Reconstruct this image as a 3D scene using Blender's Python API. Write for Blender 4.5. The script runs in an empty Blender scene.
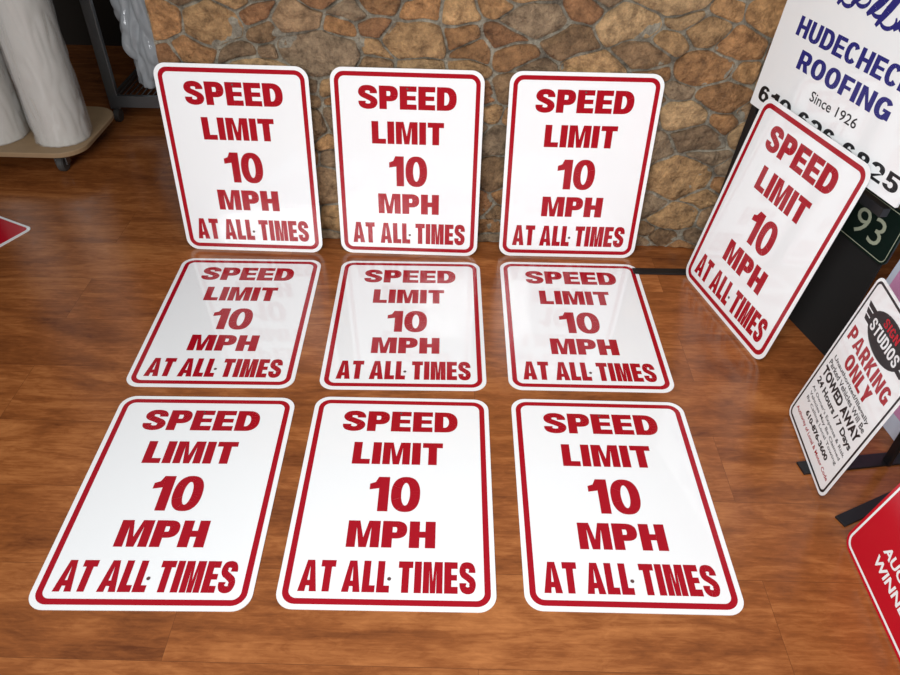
import bpy, math, random
from mathutils import Matrix, Vector, noise
random.seed(7)
scene=bpy.context.scene
scene.view_settings.view_transform='Standard'
LINK=scene.collection.objects.link

# ------------------------------------------------------------ materials
def lin(c):
    return tuple(((x/255)/12.92 if x/255<=0.04045 else (((x/255)+0.055)/1.055)**2.4) for x in c)+(1,)
def mat(name,col,rough=.5,metal=0,spec=.5,coat=0,noise_amt=.04,noise_scale=8,bump=0,bscale=60,trans=0,alpha=1):
    m=bpy.data.materials.new(name); m.use_nodes=True; nt=m.node_tree; b=nt.nodes['Principled BSDF']
    b.inputs['Roughness'].default_value=rough; b.inputs['Metallic'].default_value=metal
    b.inputs['Specular IOR Level'].default_value=spec; b.inputs['Coat Weight'].default_value=coat
    b.inputs['Coat Roughness'].default_value=.05
    b.inputs['Transmission Weight'].default_value=trans; b.inputs['Alpha'].default_value=alpha
    tc=nt.nodes.new('ShaderNodeTexCoord'); n=nt.nodes.new('ShaderNodeTexNoise'); n.inputs['Scale'].default_value=noise_scale
    nt.links.new(tc.outputs['Object'],n.inputs['Vector'])
    mx=nt.nodes.new('ShaderNodeMix'); mx.data_type='RGBA'
    c=lin(col); mx.inputs[6].default_value=tuple(max(0,v*(1-noise_amt)) for v in c[:3])+(1,)
    mx.inputs[7].default_value=tuple(min(1,v*(1+noise_amt)) for v in c[:3])+(1,)
    nt.links.new(n.outputs['Fac'],mx.inputs[0]); nt.links.new(mx.outputs[2],b.inputs['Base Color'])
    if bump:
        n2=nt.nodes.new('ShaderNodeTexNoise'); n2.inputs['Scale'].default_value=bscale; n2.inputs['Detail'].default_value=5
        nt.links.new(tc.outputs['Object'],n2.inputs['Vector'])
        bp=nt.nodes.new('ShaderNodeBump'); bp.inputs['Strength'].default_value=bump; bp.inputs['Distance'].default_value=.004
        nt.links.new(n2.outputs['Fac'],bp.inputs['Height']); nt.links.new(bp.outputs['Normal'],b.inputs['Normal'])
    return m
M_white=mat('sign_white',(242,244,245),rough=.04,noise_amt=.01,spec=.85)
M_red=mat('vinyl_red',(164,12,30),rough=.15,noise_amt=.03,spec=.5)
M_navy=mat('vinyl_navy',(38,40,118),rough=.25)
M_black=mat('vinyl_black',(22,22,26),rough=.3)
M_blacksteel=mat('black_steel',(22,22,24),rough=.42,bump=.1)
M_shadeblack=mat('shade_board_black',(16,15,14),rough=.8)  # black that stands in for the shade around the plaque
M_hole=mat('hole_dark',(90,60,56),rough=.6)
M_green=mat('plaque_green',(10,28,22),rough=.35)
M_paleprint=mat('plaque_print',(170,176,152),rough=.35)
M_redpanel=mat('red_panel',(188,18,38),rough=.15)
M_paleboard=mat('pale_board',(205,214,228),rough=.3)
M_pink=mat('pink_print',(214,150,190),rough=.3)
M_vinylroll=mat('vinyl_roll',(220,216,208),rough=.25,noise_amt=.08,noise_scale=3,coat=.5)
M_wrap=mat('stretch_film',(228,228,226),rough=.06,noise_amt=.05,bump=.9,bscale=11,alpha=.34,spec=.9)
M_core=mat('cardboard_core',(150,118,84),rough=.9)
M_ply=mat('plywood',(158,130,98),rough=.6,noise_amt=.12,noise_scale=20)
M_rubber=mat('caster_rubber',(70,68,66),rough=.6)
M_zinc=mat('zinc',(118,120,122),rough=.35,metal=.8)
M_plastic=mat('poly_bag',(206,210,214),rough=.10,noise_amt=.1,trans=.3,bump=1,bscale=16)
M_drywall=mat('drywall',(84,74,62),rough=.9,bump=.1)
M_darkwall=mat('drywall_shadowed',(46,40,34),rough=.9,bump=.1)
M_trim=mat('trim_stone_brown',(120,98,72),rough=.7,noise_amt=.2,noise_scale=20,bump=.5)

def floor_mat():
    m=bpy.data.materials.new('cherry_laminate'); m.use_nodes=True; nt=m.node_tree; L=nt.links.new; N=nt.nodes.new
    b=nt.nodes['Principled BSDF']; tc=N('ShaderNodeTexCoord')
    br=N('ShaderNodeTexBrick'); br.inputs['Scale'].default_value=1; br.inputs['Brick Width'].default_value=1.22
    br.inputs['Row Height'].default_value=.205; br.inputs['Mortar Size'].default_value=.0005; br.inputs['Mortar Smooth'].default_value=.3
    br.inputs['Color1'].default_value=(0,0,0,1); br.inputs['Color2'].default_value=(1,1,1,1); br.inputs['Mortar'].default_value=(.5,.5,.5,1)
    mp0=N('ShaderNodeMapping'); mp0.inputs['Location'].default_value=(-.07,.57,0); L(tc.outputs['Object'],mp0.inputs['Vector']); L(mp0.outputs[0],br.inputs['Vector'])
    sep=N('ShaderNodeVectorMath'); sep.operation='MULTIPLY_ADD'
    L(br.outputs['Color'],sep.inputs[0]); sep.inputs[1].default_value=(3,7,5); L(tc.outputs['Object'],sep.inputs[2])
    def noise_(sc,rot,scale,det,dist,rough=.6):
        mp=N('ShaderNodeMapping'); mp.inputs['Scale'].default_value=sc; mp.inputs['Rotation'].default_value=(0,0,rot); L(sep.outputs[0],mp.inputs['Vector'])
        n=N('ShaderNodeTexNoise'); n.inputs['Scale'].default_value=scale; n.inputs['Detail'].default_value=det; n.inputs['Distortion'].default_value=dist; n.inputs['Roughness'].default_value=rough
        L(mp.outputs[0],n.inputs['Vector']); return n
    n1=noise_((1.5,7,1),.06,1.4,7,2.0,.58)
    n2=noise_((9,110,1),.04,1.6,4,.3)
    n3=noise_((1,1.4,1),0,2.4,3,.5)
    n4=noise_((9,26,1),.05,2.2,5,1.0,.65)
    def madd(a,k,c):
        q=N('ShaderNodeMath'); q.operation='MULTIPLY_ADD'; L(a,q.inputs[0]); q.inputs[1].default_value=k
        if c is None: q.inputs[2].default_value=0
        else: L(c,q.inputs[2])
        return q.outputs[0]
    x=madd(n1.outputs['Fac'],.62,None); x=madd(n2.outputs['Fac'],.26,x); x=madd(n3.outputs['Fac'],.36,x); x=madd(n4.outputs['Fac'],.32,x); x=madd(br.outputs['Color'],.035,x)
    r=N('ShaderNodeValToRGB'); e=r.color_ramp.elements
    e[0].position=.59; e[0].color=lin((96,50,23)); e[1].position=1.0; e[1].color=lin((180,114,64))
    y=r.color_ramp.elements.new(.80); y.color=lin((142,82,41))
    L(x,r.inputs[0])
    mx=N('ShaderNodeMix'); mx.data_type='RGBA'; L(br.outputs['Fac'],mx.inputs[0]); L(r.outputs[0],mx.inputs[6]); mx.inputs[7].default_value=lin((96,54,28))
    L(mx.outputs[2],b.inputs['Base Color']); b.inputs['Roughness'].default_value=.2; b.inputs['Specular IOR Level'].default_value=.55
    bp=N('ShaderNodeBump'); bp.inputs['Strength'].default_value=.10; bp.inputs['Distance'].default_value=.002; L(x,bp.inputs['Height']); L(bp.outputs[0],b.inputs['Normal'])
    return m
M_floor=floor_mat()
def stone_mat():
    m=bpy.data.materials.new('field_stone'); m.use_nodes=True; nt=m.node_tree; L=nt.links.new; N=nt.nodes.new
    b=nt.nodes['Principled BSDF']; tc=N('ShaderNodeTexCoord'); at=N('ShaderNodeAttribute'); at.attribute_name='stone'
    n1=N('ShaderNodeTexNoise'); n1.inputs['Scale'].default_value=26; n1.inputs['Detail'].default_value=9; n1.inputs['Roughness'].default_value=.75; L(tc.outputs['Object'],n1.inputs['Vector'])
    r=N('ShaderNodeValToRGB'); r.color_ramp.elements[0].position=.34; r.color_ramp.elements[0].color=(.38,.35,.33,1); r.color_ramp.elements[1].position=.66; r.color_ramp.elements[1].color=(1.5,1.46,1.4,1)
    L(n1.outputs['Fac'],r.inputs[0])
    mx=N('ShaderNodeMix'); mx.data_type='RGBA'; mx.blend_type='MULTIPLY'; mx.inputs[0].default_value=1; L(at.outputs['Color'],mx.inputs[6]); L(r.outputs[0],mx.inputs[7])
    L(mx.outputs[2],b.inputs['Base Color']); b.inputs['Roughness'].default_value=.45; b.inputs['Specular IOR Level'].default_value=.45
    n2=N('ShaderNodeTexNoise'); n2.inputs['Scale'].default_value=20; n2.inputs['Detail'].default_value=10; n2.inputs['Roughness'].default_value=.68; L(tc.outputs['Object'],n2.inputs['Vector'])
    bp=N('ShaderNodeBump'); bp.inputs['Strength'].default_value=1; bp.inputs['Distance'].default_value=.045; L(n2.outputs['Fac'],bp.inputs['Height']); L(bp.outputs[0],b.inputs['Normal'])
    return m
M_stone=stone_mat()

# ------------------------------------------------------------ helpers
def mesh(name,V,F,m,parent=None,smooth=False):
    me=bpy.data.meshes.new(name); me.from_pydata([tuple(v) for v in V],[],F); me.materials.append(m); me.update()
    if smooth:
        for p in me.polygons: p.use_smooth=True
    o=bpy.data.objects.new(name,me); LINK(o)
    if parent: o.parent=parent
    return o
def empty(name,label,cat,M=None,group=None):
    o=bpy.data.objects.new(name,None); o.empty_display_size=.05; LINK(o)
    if M is not None: o.matrix_world=M
    o['label']=label; o['category']=cat
    if group: o['group']=group
    return o
def pose(x,y,a,L,z=0):
    R=Vector((math.cos(a),math.sin(a),0)); back=Vector((-math.sin(a),math.cos(a),0))
    U=back*math.sin(L)+Vector((0,0,1))*math.cos(L); Nn=R.cross(U)
    M=Matrix.Identity(4)
    for i in range(3): M[i][0]=R[i];M[i][1]=U[i];M[i][2]=Nn[i]
    M[0][3]=x;M[1][3]=y;M[2][3]=z
    return M
def rrect(x0,y0,x1,y1,r,n=8):
    P=[]
    for cx,cy,a0 in((x1-r,y1-r,0),(x0+r,y1-r,90),(x0+r,y0+r,180),(x1-r,y0+r,270)):
        for i in range(n+1):
            a=math.radians(a0+90*i/n); P.append((cx+r*math.cos(a),cy+r*math.sin(a)))
    return P
def slab(name,P,z0,z1,m,parent=None):
    n=len(P); V=[(x,y,z0) for x,y in P]+[(x,y,z1) for x,y in P]
    F=[tuple(range(n))[::-1],tuple(range(n,2*n))]+[(i,(i+1)%n,n+(i+1)%n,n+i) for i in range(n)]
    return mesh(name,V,F,m,parent)
def ring(name,A,B,z,m,parent):
    n=len(A); V=[(x,y,z) for x,y in A]+[(x,y,z) for x,y in B]
    return mesh(name,V,[(i,(i+1)%n,n+(i+1)%n,n+i) for i in range(n)],m,parent)
BF=[(3,2,1,0),(4,5,6,7),(0,1,5,4),(1,2,6,5),(2,3,7,6),(3,0,4,7)]
def boxmesh(name,x0,y0,z0,x1,y1,z1,m,parent=None,bev=.0):
    o=mesh(name,[(x0,y0,z0),(x1,y0,z0),(x1,y1,z0),(x0,y1,z0),(x0,y0,z1),(x1,y0,z1),(x1,y1,z1),(x0,y1,z1)],BF,m,parent)
    if bev:
        md=o.modifiers.new('b','BEVEL'); md.width=bev; md.segments=2
    return o
def lathe(name,prof,m,parent=None,n=48,M=None):
    V=[];F=[];k=len(prof)
    for i in range(n):
        a=2*math.pi*i/n
        for r,z in prof: V.append((r*math.cos(a),r*math.sin(a),z))
    for i in range(n):
        j=(i+1)%n
        for q in range(k-1): F.append((i*k+q,j*k+q,j*k+q+1,i*k+q+1))
    if M is not None: V=[tuple(M@Vector(v)) for v in V]
    o=mesh(name,V,F,m,parent,True)
    md=o.modifiers.new('e','EDGE_SPLIT'); md.split_angle=math.radians(40)
    return o

# ------------------------------------------------------------ stroke font
def G_rect(x0,y0,x1,y1): return [(x0,y0),(x1,y0),(x1,y1),(x0,y1)]
def G_arc(cx,cy,rx,ry,s,b,a0,a1,n=16):
    Q=[];pr=None
    p=1.18
    for i in range(n+1):
        a=math.radians(a0+(a1-a0)*i/n); c,sn=math.cos(a),math.sin(a)
        sc=math.copysign(abs(c)**(1/p),c); ss=math.copysign(abs(sn)**(1/p),sn)
        o=(cx+rx*sc,cy+ry*ss); q=(cx+(rx-s)*c,cy+(ry-b)*sn)
        if pr: Q.append([pr[1],pr[0],o,q])
        pr=(o,q)
    return Q
def glyph(ch,s,b):
    P=[];w=.74
    if ch=='E':
        w=.70;P=[G_rect(0,0,s,1),G_rect(s,0,w,b),G_rect(s,1-b,w,1),G_rect(s,.5-b*.42,w*.95,.5+b*.42)]
    elif ch=='F':
        w=.66;P=[G_rect(0,0,s,1),G_rect(s,1-b,w,1),G_rect(s,.46-b*.45,w*.92,.46+b*.45)]
    elif ch=='L': w=.66;P=[G_rect(0,0,s,1),G_rect(s,0,w,b)]
    elif ch=='I': w=s;P=[G_rect(0,0,s,1)]
    elif ch=='T': w=.76;P=[G_rect(0,1-b,w,1),G_rect(w/2-s/2,0,w/2+s/2,1-b)]
    elif ch=='H': w=.82;P=[G_rect(0,0,s,1),G_rect(w-s,0,w,1),G_rect(s,.5-b/2,w-s,.5+b/2)]
    elif ch in 'PR':
        w=.78;y=.34
        P=[G_rect(0,0,s,1),G_rect(s,1-b,w*.55,1),G_rect(s,y,w*.55,y+b)]+G_arc(w*.55,(1+y)/2,w*.45,(1-y)/2,s,b,-90,90)
        if ch=='R':
            w=.80;P.append([(w-s*1.12,0),(w,0),(w*.72,y+b*.5),(w*.72-s*.95,y+b*.5)])
    elif ch=='D':
        w=.82;P=[G_rect(0,0,s,1),G_rect(s,1-b,w*.45,1),G_rect(s,0,w*.45,b)]+G_arc(w*.45,.5,w*.55,.5,s,b,-90,90)
    elif ch in 'O0':
        w=.84 if ch=='O' else .80;P=G_arc(w/2,.5,w/2,.51,s,b,0,360,40)
    elif ch=='C':
        w=.80;P=G_arc(w/2,.5,w/2,.51,s,b,35,325,34)
    elif ch=='G':
        w=.84;P=G_arc(w/2,.5,w/2,.51,s,b,35,330,34)+[G_rect(w-s,.06,w,.52),G_rect(w*.52,.52-b*.8,w-s,.52)]
    elif ch=='U':
        w=.80;P=[G_rect(0,.38,s,1),G_rect(w-s,.38,w,1)]+G_arc(w/2,.38,w/2,.39,s,b,180,360,20)
    elif ch=='S':
        w=.80 if s<.34 else .86; l=s*.50; r=w-s*.50; t=1.01-b/2; bt=-.01+b/2; m=w/2
        K=[(r-.005,.665),(r-.012,.76),(r-.09,t-.035),(m,t),(l+.075,t-.035),(l,.725),(l+.06,.605),(m,.515),(r-.05,.405),(r+.002,.28),(r-.075,bt+.04),(m,bt),(l+.085,bt+.035),(l+.008,.225),(l,.335)]
        pts=[]
        for i in range(len(K)-1):
            p0=K[max(0,i-1)];p1=K[i];p2=K[i+1];p3=K[min(len(K)-1,i+2)]
            for j in range(5):
                u=j/5
                pts.append(tuple(.5*((2*p1[q])+(-p0[q]+p2[q])*u+(2*p0[q]-5*p1[q]+4*p2[q]-p3[q])*u*u+(-p0[q]+3*p1[q]-3*p2[q]+p3[q])*u**3) for q in(0,1)))
        pts.append(K[-1])
        pr=None
        for i,p in enumerate(pts):
            q0=pts[max(0,i-1)];q1=pts[min(len(pts)-1,i+1)]; dx,dy=q1[0]-q0[0],q1[1]-q0[1]; ll=math.hypot(dx,dy); dx/=ll;dy/=ll
            if i==0 or i==len(pts)-1: dx,dy=0,math.copysign(1,dy)
            th=(b*dx*dx+s*.97*dy*dy)/2
            o=((p[0]-dy*th,p[1]+dx*th),(p[0]+dy*th,p[1]-dx*th))
            if pr:P.append([pr[0],pr[1],o[1],o[0]])
            pr=o
    elif ch=='M':
        w=1.02;k=s*.88
        P=[G_rect(0,0,k,1),G_rect(w-k,0,w,1),[(w/2-k*.42,0),(w/2+.001,0),(w/2+.001,.36),(k*1.3,1),(k,1),(k,.75)],[(w/2,0),(w/2+k*.42,0),(w-k,.75),(w-k,1),(w-k*1.3,1),(w/2,.36)]]
    elif ch=='N':
        w=.82;k=s*.92;P=[G_rect(0,0,k,1),G_rect(w-k,0,w,1),[(w-k*1.1,0),(w-k+.001,0),(w-k+.001,.36),(k*1.1,1),(k-.001,1),(k-.001,.64)]]
    elif ch=='A':
        w=.96;k=s*1.0;tp=k*.52
        P=[[(0,0),(k,0),(w/2,.80),(w/2,1),(w/2-tp,1)],[(w-k,0),(w,0),(w/2+tp,1),(w/2,1),(w/2,.80)]]
        y0,y1=.18,.18+b*.80
        ix=lambda y:k+(w/2-k)*y/.80
        P.append([(ix(y0)-.01,y0),(w-ix(y0)+.01,y0),(w-ix(y1)+.01,y1),(ix(y1)-.01,y1)])
    elif ch=='K':
        w=.82;P=[G_rect(0,0,s,1),[(s,.28),(s,.58),(w-s*1.1,1),(w,1)],[(s*1.2,.5),(w*.5,.68),(w+.02,0),(w-s*1.2,0)]]
    elif ch=='Y':
        w=.8;P=[G_rect(w/2-s/2,0,w/2+s/2,.42),[(w/2-s/2,.36),(w/2+s/2,.42),(s*1.08,1),(0,1)],[(w/2-s/2,.42),(w/2+s/2,.36),(w,1),(w-s*1.08,1)]]
    elif ch=='1':
        w=.54;P=[G_rect(w-s,0,w,1),[(0,.62),(w-s,.66),(w-s,.88),(0,.79)],[(w-s-.13,.80),(w-s,.80),(w-s,1),(w-s-.03,1)]]
    elif ch=='-': w=.3;P=[G_rect(0,.36,.3,.36+b)]
    elif ch==' ': w=.26
    elif ch in '23456789':
        w=.70
        if ch=='7': P=[G_rect(0,1-b,w,1),[(w*.18,0),(w*.18+s,0),(w,1-b),(w-s,1-b)]]
        elif ch=='4': P=[G_rect(w*.5,0,w*.5+s,1),G_rect(0,.2,w,.2+b),[(0,.2),(s*.8,.2+b),(w*.5+s*.3,1),(w*.5-s*.5,1)]]
        elif ch=='5': P=[G_rect(.06,1-b,w*.92,1),G_rect(.06,.45,.06+s*.9,1)]+G_arc(w*.48,.33,w*.52,.34,s,b,-165,125,26)
        elif ch=='2': P=[G_rect(0,0,w,b),[(0,b*.9),(s*1.1,b*.9),(w*.97,.56),(w*.72,.50)]]+G_arc(w/2,.68,w/2,.33,s,b,-25,170,22)
        elif ch in '69':
            c=G_arc(w/2,.33,w/2,.34,s,b,0,360,30)+G_arc(w/2,.5,w/2,.51,s,b,40,205,22)+[G_rect(0,.3,s*.95,.55)]
            P=c if ch=='6' else [[(w-x,1-y) for x,y in q] for q in c]
        elif ch=='8': P=G_arc(w/2,.28,w/2,.29,s,b,0,360,30)+G_arc(w/2,.74,w*.45,.27,s*.95,b,0,360,30)
        elif ch=='3': P=G_arc(w*.48,.29,w*.52,.30,s,b,-165,90,24)+G_arc(w*.48,.73,w*.48,.28,s*.95,b,-90,160,24)
    return w,P
def text_polys(txt,cx,y0,width,height,s=.29,b=.2,gap=.09):
    x=0;A=[]
    for ch in txt:
        w,P=glyph(ch,s,b)
        A+= [[(px+x,py) for px,py in q] for q in P]; x+=w+gap
    tot=x-gap; k=width/tot
    return [[(cx-width/2+px*k,y0+py*height) for px,py in q] for q in A]
def poly_mesh(name,polys,z,m,parent):
    V=[];F=[]
    for n,q in enumerate(polys):
        i=len(V); zz=z+(n%5)*.00005
        V+=[(x,y,zz) for x,y in q]
        ar=sum(q[j][0]*q[(j+1)%len(q)][1]-q[(j+1)%len(q)][0]*q[j][1] for j in range(len(q)))
        f=list(range(i,i+len(q))); F.append(tuple(f if ar>0 else f[::-1]))
    return mesh(name,V,F,m,parent)
def btext(name,body,cx,cy,w,h,z,m,parent,off=.02,shear=0):
    cu=bpy.data.curves.new(name,'FONT'); cu.body=body; cu.size=1; cu.offset=off; cu.resolution_u=3; cu.shear=shear; cu.align_x='CENTER'
    ob=bpy.data.objects.new(name,cu); LINK(ob); bpy.context.view_layer.update()
    dg=bpy.context.evaluated_depsgraph_get(); me=bpy.data.meshes.new_from_object(ob.evaluated_get(dg)); bpy.data.objects.remove(ob)
    xs=[v.co.x for v in me.vertices]; ys=[v.co.y for v in me.vertices]
    x0,x1,y0,y1=min(xs),max(xs),min(ys),max(ys)
    for v in me.vertices:
        v.co=Vector((cx+(v.co.x-(x0+x1)/2)*w/(x1-x0),cy+(v.co.y-(y0+y1)/2)*h/(y1-y0),z))
    me.materials.clear(); me.materials.append(m)
    o=bpy.data.objects.new(name,me); LINK(o); o.parent=parent; return o
def disc(name,cx,cy,r,z,m,parent,sy=1):
    P=[(cx+r*math.cos(2*math.pi*i/32),cy+r*sy*math.sin(2*math.pi*i/32)) for i in range(32)]
    return poly_mesh(name,[P],z,m,parent)

# ------------------------------------------------------------ setting
fl=boxmesh('floor',-4,-3,-.05,3,6,0,M_floor); fl['kind']='structure'
def struct(o): o['kind']='structure'; return o
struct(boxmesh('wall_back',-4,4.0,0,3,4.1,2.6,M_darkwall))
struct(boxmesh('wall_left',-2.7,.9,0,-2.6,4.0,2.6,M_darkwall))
struct(boxmesh('wall_right',2.0,-3,0,2.1,4.0,2.6,M_drywall))

def stone_wall(x0,x1,z1,yf):
    V=[];F=[];C=[]
    mort=lin((158,152,138))[:3]
    def add(vs,fs,col):
        i=len(V); V.extend(vs)
        for f in fs: F.append(tuple(i+k for k in f)); C.append(col)
    yb=yf+.026
    nx,nz=230,115; g=[]
    for j in range(nz+1):
        for i in range(nx+1):
            x=x0+(x1-x0)*i/nx; z=z1*j/nz
            g.append((x,yb-.0085+.006*noise.noise(Vector((x*45,z*45,0))),z))
    add(g,[(j*(nx+1)+i,j*(nx+1)+i+1,(j+1)*(nx+1)+i+1,(j+1)*(nx+1)+i) for j in range(nz) for i in range(nx)],mort)
    D=yb+.12
    add([(x0,yb,0),(x1,yb,0),(x1,D,0),(x0,D,0),(x0,yb,z1),(x1,yb,z1),(x1,D,z1),(x0,D,z1)],[(4,5,6,7),(1,2,6,5),(2,3,7,6),(3,0,4,7)],(.3,.27,.22))
    S=[]
    r=random.Random(33)
    tries=0
    while tries<9000:
        tries+=1
        x=r.uniform(x0-.05,x1+.05); z=r.uniform(-.03,z1+.03)
        rad=r.choice((.05,.08,.10,.12))
        ok=True
        for s in S:
            dx=(x-s[0])/1.35; dz=(z-s[1])/.78
            if math.hypot(dx,dz)<(rad+s[2])*.58: ok=False;break
        if ok: S.append((x,z,rad))
    pal=[(182,140,96),(168,126,86),(192,154,110),(154,124,92),(178,146,112),(164,120,84),(188,156,116),(146,122,96),(182,136,92),(160,138,112)]
    for s in S:
        P=[(x0+.003,.002),(x1-.003,.002),(x1-.003,z1-.002),(x0+.003,z1-.002)]
        for t in S:
            if t is s: continue
            ddx,ddz=t[0]-s[0],t[1]-s[1]
            if ddx*ddx+ddz*ddz>.40**2: continue
            ax=1/1.3;az=1.3
            k=((ddx*ax)**2+(ddz*az)**2+(s[2]**2-t[2]**2)*.6)/2
            nx_,nz_=ddx*ax*ax,ddz*az*az
            ln=math.hypot(nx_,nz_); nx_/=ln;nz_/=ln
            off=s[0]*nx_+s[1]*nz_+k/ln-.0036
            Q=[]
            for k in range(len(P)):
                a,b2=P[k],P[(k+1)%len(P)]
                da=a[0]*nx_+a[1]*nz_-off; db=b2[0]*nx_+b2[1]*nz_-off
                if da<=0: Q.append(a)
                if da*db<0:
                    u=da/(da-db); Q.append((a[0]+(b2[0]-a[0])*u,a[1]+(b2[1]-a[1])*u))
            P=Q
            if len(P)<3: break
        if len(P)<3: continue
        Q=[]
        for k in range(len(P)):
            a,b2=P[k],P[(k+1)%len(P)]; l=math.hypot(b2[0]-a[0],b2[1]-a[1]); n=max(1,int(l/.009))
            for q in range(n):
                u=q/n; Q.append((a[0]+(b2[0]-a[0])*u,a[1]+(b2[1]-a[1])*u))
        if len(Q)<6: continue
        cx=sum(p[0] for p in Q)/len(Q); cz=sum(p[1] for p in Q)/len(Q)
        W=[]
        for p in Q:
            wx=.020*noise.noise(Vector((p[0]*9,p[1]*9,5))); wz=.020*noise.noise(Vector((p[0]*9,p[1]*9,15)))
            nn=noise.noise(Vector((p[0]*60,p[1]*60,cx*9)))*.004
            l=math.hypot(p[0]-cx,p[1]-cz)+1e-6
            W.append((min(x1-.001,max(x0+.001,p[0]+wx+(cx-p[0])/l*nn)),min(z1-.001,max(.001,p[1]+wz+(cz-p[1])/l*nn))))
        for _ in range(1):
            W=[((W[k-1][0]+2*W[k][0]+W[(k+1)%len(W)][0])/4,(W[k-1][1]+2*W[k][1]+W[(k+1)%len(W)][1])/4) for k in range(len(W))]
        cx=sum(p[0] for p in W)/len(W); cz=sum(p[1] for p in W)/len(W)
        n=len(W); h=r.uniform(.016,.023); tx,tz=r.uniform(-.13,.13),r.uniform(-.13,.13)
        vs=[]
        for kk,(sc,hh) in enumerate(((1,0),(.985,.6),(.95,.92),(.65,.98),(.33,1.0))):
            for p in W:
                x=cx+(p[0]-cx)*sc; z=cz+(p[1]-cz)*sc
                hg=h*hh
                if kk>=2: hg+= (x-cx)*tx+(z-cz)*tz+.009*noise.noise(Vector((x*24,z*24,9)))
                vs.append((x,yb-min(hg,.0265),z))
        vs.append((cx,yb-min(h,.0265),cz))
        fs=[]
        for kk in range(4):
            for q in range(n):
                a=kk*n+q;b2=kk*n+(q+1)%n; fs.append((a,b2,b2+n,a+n))
        for q in range(n): fs.append((4*n+q,4*n+(q+1)%n,5*n))
        c=lin(r.choice(pal)); v=r.uniform(.78,1.15)
        add(vs,fs,(c[0]*v,c[1]*v,c[2]*v))
    o=mesh('wall_stone',V,F,M_stone,None,True); o['kind']='structure'
    at=o.data.attributes.new('stone','FLOAT_COLOR','FACE')
    for i,c in enumerate(C): at.data[i].color=(c[0],c[1],c[2],1)
    return o
stone_wall(-.88,1.5,1.15,2.1435)
struct(boxmesh('trim_1',-.91,2.13,1.152,1.52,2.33,1.18,M_trim,bev=.004))

# ------------------------------------------------------------ speed limit signs
W,H,T=.4572,.6096,.0016
ZT=T+.0003
kit={}
def speed_sign(M,label,group,name='speed_limit_sign'):
    root=empty(name,label,'sign',M,group)
    if not kit:
        p=slab('sign_panel',rrect(-W/2,0,W/2,H,.038),0,T,M_white,root)
        m1,m2=.0112,.0245
        b=ring('border',rrect(-W/2+m1,m1,W/2-m1,H-m1,.030),rrect(-W/2+m2,m2,W/2-m2,H-m2,.018),ZT,M_red,root)
        L=[p,b]
        rows=[('SPEED',.083,.197,.645,.31,.23,.07),('LIMIT',.258,.373,.485,.32,.225,.075),('10',.437,.600,.262,.28,.18,.06),('MPH',.643,.757,.43,.32,.23,.075),('AT ALL TIMES',.812,.934,.815,.37,.215,.085)]
        for t,v0,v1,w,s,bb,g in rows:
            L.append(poly_mesh('lettering',text_polys(t,0,H*(1-v1),W*w,H*(v1-v0),s,bb,g),ZT,M_red,root))
        L.append(disc('bolt_hole',0.003,H*.118,.0042,ZT+.0004,M_hole,root))
        L.append(disc('bolt_hole',0,H*.905,.0030,ZT+.0004,M_hole,root))
        kit['p']=L
    else:
        for o in kit['p']:
            c=o.copy(); c.parent=root; LINK(c)
    return root
GRP='red and white speed limit signs'
for x,y,a in((-.6225,.7609,.0177),(-.1184,.7739,.0075),(.397,.7826,.0027),(-.6500,1.4066,.0172),(-.1247,1.415,.0188),(.3927,1.4286,.007)):
    speed_sign(pose(x,y,a,math.pi/2,.0006),'white aluminum speed limit sign lying flat on the wood floor',GRP)
for x,y,a,L in((-.665,2.071,-.010,.105),(-.1455,2.0727,-.0097,.1053),(.3865,2.0811,.0064,.098)):
    speed_sign(pose(x,y,a,L,0),'white aluminum speed limit sign propped against the stone wall',GRP)
speed_sign(pose(.8279,1.7763,-1.3079,.1804),'white aluminum speed limit sign leaning against the roofing company sign',GRP)

# ------------------------------------------------------------ roofing sign on black frame stand
a=-1.308;Lb=.08
Bv=Vector((-math.sin(a),math.cos(a),0))
base=Vector((.885,2.03,0))-Bv*math.tan(Lb)*.6 + Bv*.006
Mbig=pose(base.x,base.y,a,Lb)
inv=Mbig.inverted()
def bar(name,p,q,wd,th,m,parent,inv=None):
    p=Vector(p);q=Vector(q);d=(q-p).normalized();n=Vector((-d.y,d.x,0))*wd/2;u=Vector((0,0,th))
    c=[p-n,q-n,q+n,p+n]; V=c+[x+u for x in c]
    if inv is not None: V=[inv@v for v in V]
    o=mesh(name,V,BF,m,parent)
    md=o.modifiers.new('b','BEVEL'); md.width=.001; md.segments=2
    return o
st=empty('sign_stand','black steel frame stand holding the roofing sign','sign stand',Mbig)
z0,z1=-.028,-.004
boxmesh('post',-.072,0.004,z0,-.046,.98,z1,M_blacksteel,st,.002)
boxmesh('crossbar',-.046,.50,z0,.510,.525,z1,M_blacksteel,st,.002)
boxmesh('crossbar',-.046,.955,z0,.510,.98,z1,M_blacksteel,st,.002)
pw=Mbig@Vector((-.059,0,-.016))
bar('foot_bar',(.60,2.0,0),(pw.x+.02,2.004,0),.03,.006,M_blacksteel,st,inv)
bar('foot_bar',(pw.x,1.99,0),(pw.x,pw.y+.02,0),.03,.006,M_blacksteel,st,inv)
rs=empty('roofing_sign','white roofing company sign with navy lettering on black stand','sign',Mbig)
slab('sign_panel',rrect(-.075,.545,.545,1.0,.004,3),-.003,.002,M_white,rs)
zz=.0026
poly_mesh('lettering',text_polys('HUDECHECK',.222,.766,.435,.048,.27,.19,.10),zz,M_navy,rs)
poly_mesh('lettering',text_polys('ROOFING',.232,.694,.356,.048,.27,.19,.10),zz,M_navy,rs)
btext('tagline','Since',.190,.655,.085,.026,zz,M_black,rs,.008)
btext('tagline','1926',.292,.655,.078,.026,zz,M_black,rs,.008)
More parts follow.
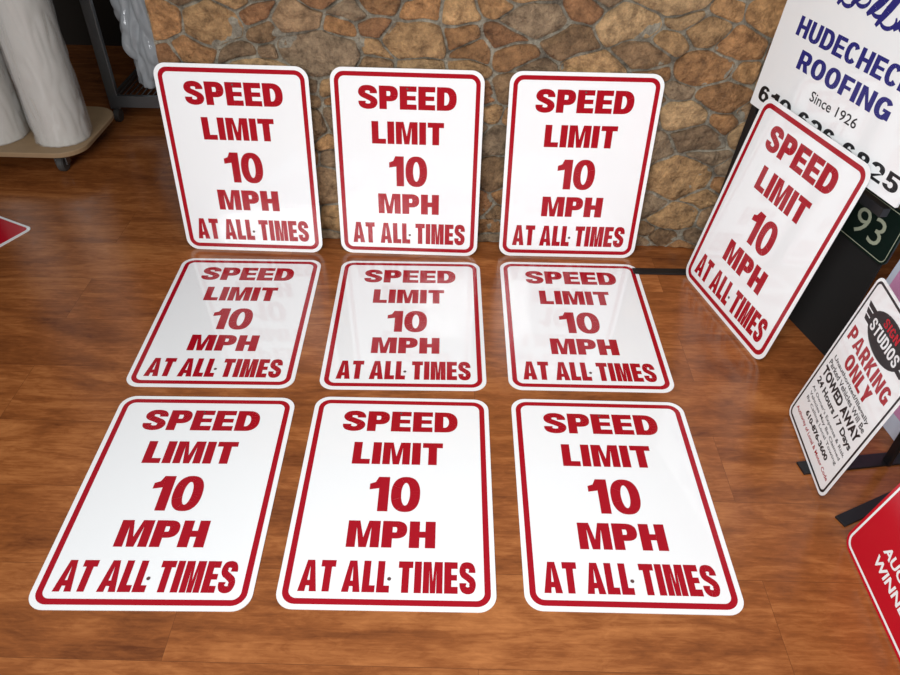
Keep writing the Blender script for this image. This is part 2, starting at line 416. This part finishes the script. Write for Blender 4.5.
poly_mesh('phone_number',text_polys('610-626-6825',.237,.568,.575,.042,.24,.17,.12),zz,M_black,rs)
def stroke(pts,wd):
    Q=[];n=len(pts);pr=None
    for i,p in enumerate(pts):
        q0=pts[max(0,i-1)];q1=pts[min(n-1,i+1)];dx,dy=q1[0]-q0[0],q1[1]-q0[1];l=math.hypot(dx,dy)+1e-9
        t=wd*(.45+.55*math.sin(math.pi*i/(n-1))); o=((p[0]-dy/l*t,p[1]+dx/l*t),(p[0]+dy/l*t,p[1]-dx/l*t))
        if pr:Q.append([pr[0],pr[1],o[1],o[0]])
        pr=o
    return Q
sw=[]
for bx,l,y0 in((.11,1,.872),(.155,.6,.884),(.215,.55,.878),(.255,1,.864),(.31,.6,.872),(.36,.9,.860)):
    sw+=stroke([(bx+t*.0035,y0+t*.0075*l) for t in range(15)],.011)
    sw+=stroke([(bx+.030+.024*math.cos(k*.3-2.7),y0+.022+.018*math.sin(k*.3-2.7)) for k in range(12)],.005)
poly_mesh('script_emblem',sw,zz,M_navy,rs)

# ------------------------------------------------------------ green numbered plaque
gp=empty('number_plaque','dark green house number plaque with pale edge over added shade board','plaque',pose(1.061,1.676,-1.308,.10))
slab('shade_board',rrect(-.40,0,.09,.46,.01),-.012,-.006,M_shadeblack,gp)  # added black sheet, darkens the area below the plaque as shade
slab('plaque_panel',rrect(-.36,.325,.105,.47,.02),-.006,0,M_green,gp)
ring('border',rrect(-.354,.331,.099,.464,.016),rrect(-.352,.333,.097,.462,.015),.0005,M_paleprint,gp)
btext('numbers','93',.005,.390,.105,.072,.0006,M_paleprint,gp,-.002)

pb=empty('pale_sign','pale blue and pink printed sign board leaning upright','sign',pose(1.135,1.38,-1.45,.16))
slab('sign_panel',rrect(-.21,0,.21,.50,.012),0,.004,M_paleboard,pb)
poly_mesh('print',[[(-.19,.05),(.19,.05),(.19,.30),(-.19,.36)]],.0045,M_pink,pb)

# ------------------------------------------------------------ parking sign
Mp=pose(.903,1.37,-1.64,.15,.007)
pk=empty('parking_sign','white parking only sign with black border leaning upright','sign',Mp)
PW,PH=.292,.452
slab('sign_panel',rrect(0,0,PW,PH,.022),0,T,M_white,pk)
ring('border',rrect(.007,.007,PW-.007,PH-.007,.017),rrect(.0130,.0130,PW-.0130,PH-.0130,.012),ZT,M_black,pk)
c=PW/2-.002; dv=-.012
for i,(yy,xx) in enumerate(((.406,.122),(.392,.116),(.378,.110))):
    for sg in(1,-1):
        poly_mesh('emblem_bar',[[(c+sg*xx,yy+dv),(c+sg*.04,yy+dv),(c+sg*.04,yy-.011+dv),(c+sg*(xx-.006),yy-.011+dv)]],ZT,M_black,pk)
disc('emblem',c,.387+dv,.088,ZT+.0004,M_black,pk,.52)
poly_mesh('emblem_text',text_polys('SIGN',c,.402+dv,.074,.020,.26,.18,.16),ZT+.0008,M_redpanel,pk)
poly_mesh('emblem_text',text_polys('STUDIOS',c,.368+dv,.145,.028,.26,.18,.14),ZT+.0008,M_white,pk)
poly_mesh('headline',text_polys('PARKING',c,.286,.235,.038,.29,.2,.10),ZT,M_red,pk)
poly_mesh('headline',text_polys('ONLY',c,.240,.14,.038,.29,.2,.10),ZT,M_red,pk)
c=PW/2
btext('notice','Unauthorized/Illegally',c,.226,.225,.015,ZT,M_black,pk,.018)
btext('notice','Parked Vehicles Will Be',c,.208,.235,.015,ZT,M_black,pk,.018)
btext('notice','TOWED AWAY',c,.181,.24,.027,ZT,M_black,pk,.045)
btext('notice','24 Hours / 7 Days',c,.147,.235,.024,ZT,M_black,pk,.035)
btext('notice',"At Owner's Expense & Risk",c,.121,.235,.013,ZT,M_black,pk,.01)
btext('notice','Vehicles May Be Claimed',c,.104,.225,.012,ZT,M_black,pk,.01)
btext('notice','By Calling Local Towing',c,.088,.225,.012,ZT,M_black,pk,.01)
btext('phone_number','610-876-3600',c,.067,.16,.016,ZT,M_black,pk,.04)
btext('notice','Authority of Local & Motor Code',c,.041,.245,.014,ZT,M_red,pk,.02)

fs=empty('metal_stand','black steel stand with flat bars behind the parking sign','sign stand',Matrix.Translation((1.0,1.15,0)))
iv=Matrix.Translation((-1.0,-1.15,0))
bar('foot_bar',(.868,1.175,0),(1.14,1.218,0),.038,.006,M_blacksteel,fs,iv)
bar('foot_bar',(.905,1.02,0),(1.16,1.14,0),.030,.006,M_blacksteel,fs,iv)
boxmesh('upright',.085,.035,.006,.093,.06,.20,M_blacksteel,fs,.001)

# ------------------------------------------------------------ red auction sign
ra=empty('auction_sign','glossy red auction sign with white border and lettering','sign',pose(.897,.976,-1.57,.22,.0))
slab('sign_panel',rrect(0,0,.457,.305,.03),0,.0016,M_redpanel,ra)
ring('border',rrect(.007,.007,.450,.298,.024),rrect(.0125,.0125,.4445,.2925,.020),.002,M_white,ra)
btext('lettering','AUCTION',.170,.098,.165,.023,.002,M_white,ra,.03)
btext('lettering','WINNERS',.172,.063,.172,.023,.002,M_white,ra,.03)

# ------------------------------------------------------------ red bordered sign on floor
fsn=empty('yard_sign','dark red yard sign with white edge lying on the floor','sign',pose(-1.76,2.07,math.radians(-26),math.pi/2,.0))
slab('sign_panel',rrect(-.2,-.14,.22,.22,.02),0,.003,M_white,fsn)
slab('print',rrect(-.19,-.13,.21,.21,.015),.003,.0034,M_redpanel,fsn)

# ------------------------------------------------------------ dolly with vinyl rolls
dx,dy=-1.67,2.76
dl=empty('furniture_dolly','plywood furniture dolly on grey casters carrying vinyl rolls','dolly',Matrix.Translation((dx,dy,0)))
o=slab('platform',rrect(-.29,-.23,.25,.21,.10),.085,.105,M_ply,dl)
o.modifiers.new('b','BEVEL').width=.003
for cx,cy in((-.2,-.15),(.14,-.16),(.15,.13),(-.2,.14)):
    Mc=Matrix.Translation((cx,cy,.034))@Matrix.Rotation(math.pi/2,4,'Y')
    lathe('caster',[(0,-.014),(.028,-.014),(.034,-.009),(.034,.009),(.028,.014),(0,.014)],M_rubber,dl,24,Mc)
    boxmesh('caster_fork',cx-.024,cy-.014,.03,cx-.018,cy+.018,.085,M_zinc,dl,.001)
    boxmesh('caster_fork',cx+.018,cy-.014,.03,cx+.024,cy+.018,.085,M_zinc,dl,.001)
    boxmesh('caster_plate',cx-.03,cy-.03,.079,cx+.03,cy+.03,.085,M_zinc,dl,.001)
def roll(x,y,z,r,h,lab,wrap=True):
    e=empty('vinyl_roll',lab,'roll of vinyl',Matrix.Translation((x,y,z)),'rolls of white vinyl')
    lathe('film',[(.04,0),(r-.004,0),(r,.004),(r,h-.004),(r-.004,h),(.04,h)],M_vinylroll,e,96)
    lathe('core',[(.034,-.0),(.0395,-.0),(.0395,h+.012),(.034,h+.012),(.034,0)],M_core,e,32)
    if wrap:
        V=[];F=[];n=140;k=140
        for j in range(k+1):
            for i in range(n):
                a=2*math.pi*i/n; zz_=.002+(h-.004)*j/k
                q=.002+.009*max(0,noise.noise(Vector((math.cos(a)*2+x*7,math.sin(a)*2,zz_*4))))+.010*abs(noise.noise(Vector((math.cos(a)*3+9,math.sin(a)*3+x,zz_*9))))
                V.append(((r+q)*math.cos(a),(r+q)*math.sin(a),zz_))
        for j in range(k):
            for i in range(n): F.append((j*n+i,j*n+(i+1)%n,(j+1)*n+(i+1)%n,(j+1)*n+i))
        mesh('stretch_wrap',V,F,M_wrap,e,True)
roll(-1.535,2.68,.1055,.100,1.35,'thick white vinyl roll in clear wrap standing on the dolly')
roll(-1.795,2.68,.1055,.112,1.30,'thick white vinyl roll in clear wrap standing on the dolly')
roll(-1.655,2.875,.1055,.055,1.45,'slim white vinyl roll standing behind thicker rolls',False)

# ------------------------------------------------------------ wire rack with bags
rk=empty('wire_rack','grey metal wire rack holding clear plastic bags','shelving rack',Matrix.Translation((-1.08,3.28,0)))
X0,X1,Y0,Y1=-.40,.34,-.22,.25
for px,py in((X0,Y0),(X1,Y0),(X0,Y1),(X1,Y1)):
    boxmesh('post',px-.022,py-.012,.06,px+.022,py+.012,1.5,M_zinc,rk,.003)
    lathe('caster',[(0,-.012),(.026,-.012),(.03,-.008),(.03,.008),(.026,.012),(0,.012)],M_rubber,rk,20,Matrix.Translation((px,py,.03))@Matrix.Rotation(math.pi/2,4,'Y'))
for z in(.12,1.0,1.4):
    V=[];F=[]
    def addbox(x0,y0,z0,x1,y1,z1):
        i=len(V);V.extend([(x0,y0,z0),(x1,y0,z0),(x1,y1,z0),(x0,y1,z0),(x0,y0,z1),(x1,y0,z1),(x1,y1,z1),(x0,y1,z1)])
        F.extend([tuple(i+k for k in f) for f in BF])
    addbox(X0,Y0-.014,z-.05,X1,Y0+.004,z);addbox(X0,Y1-.004,z-.03,X1,Y1+.008,z)
    addbox(X0-.006,Y0,z-.03,X0+.006,Y1,z);addbox(X1-.006,Y0,z-.03,X1+.006,Y1,z)
    k=X0+.02
    while k<X1: addbox(k,Y0,z-.004,k+.004,Y1,z); k+=.025
    mesh('shelf',V,F,M_zinc,rk)
def blob(name,lab,cat,x,y,z,sx,sy,sz,seed,m,grp=None):
    import bmesh
    bm=bmesh.new(); bmesh.ops.create_icosphere(bm,subdivisions=6,radius=1)
    for v in bm.verts:
        n=v.co.copy(); f=.94+.18*noise.noise(n*2.2+Vector((seed,0,0)))+.12*noise.noise(n*4.5+Vector((0,seed,0)))+.12*abs(noise.noise(n*5+Vector((0,0,seed))))
        v.co=Vector((n.x*sx*f,n.y*sy*f,max(-.62,n.z*f)*sz))
    zm=min(v.co.z for v in bm.verts)
    for v in bm.verts: v.co.z-=zm
    me=bpy.data.meshes.new(name); bm.to_mesh(me); bm.free(); me.materials.append(m)
    for p in me.polygons: p.use_smooth=True
    o=bpy.data.objects.new(name,me); LINK(o); o.location=(x,y,z); o['label']=lab; o['category']=cat
    if grp:o['group']=grp
    return o
BL='crumpled clear plastic bag resting on the wire rack'
blob('plastic_bag',BL,'plastic bag',-1.285,3.25,.121,.155,.16,.40,1.3,M_plastic,'plastic bags on the rack')
blob('plastic_bag',BL,'plastic bag',-.92,3.27,.121,.13,.15,.24,4.1,M_plastic,'plastic bags on the rack')
blob('plastic_bag',BL,'plastic bag',-1.05,3.27,1.002,.16,.16,.15,7.7,M_plastic,'plastic bags on the rack')

# ------------------------------------------------------------ camera
f,h,pitch,rollv=732.09,1.3966,0.7051,0.0249
cc,ss=math.cos(pitch),math.sin(pitch)
fw=Vector((0,cc,-ss)); rt=Vector((1,0,0)); up=Vector((0,ss,cc))
r_=rt*math.cos(rollv)+up*math.sin(rollv); u_=-rt*math.sin(rollv)+up*math.cos(rollv)
cam=bpy.data.cameras.new('camera'); cam.sensor_width=36; cam.lens=f/900*36; cam.clip_start=.02
co=bpy.data.objects.new('camera',cam); LINK(co)
Mx=Matrix.Identity(4)
for i in range(3): Mx[i][0]=r_[i];Mx[i][1]=u_[i];Mx[i][2]=-fw[i]
Mx[2][3]=h; co.matrix_world=Mx
scene.camera=co

# ------------------------------------------------------------ light
w=bpy.data.worlds.new('world'); scene.world=w; w.use_nodes=True
bg=w.node_tree.nodes['Background']; bg.inputs[0].default_value=(.96,.98,1,1); bg.inputs[1].default_value=.19
def area(name,loc,tgt,sx,sy,e,col,spread=180):
    l=bpy.data.lights.new(name,'AREA'); l.shape='RECTANGLE'; l.size=sx; l.size_y=sy; l.energy=e; l.color=col; l.spread=math.radians(spread)
    o=bpy.data.objects.new(name,l); LINK(o); o.location=loc
    o.rotation_euler=(Vector(tgt)-Vector(loc)).to_track_quat('-Z','Y').to_euler(); return o
area('window_light',(-1.1,-1.7,1.8),(.45,1.6,0.2),1.9,1.4,52,(.97,.985,1),120)
area('overhead_fill',(.15,.35,2.3),(.2,1.15,0),.9,.5,18,(1,.99,.98),130)  # added fill above the signs, falls off toward the back left
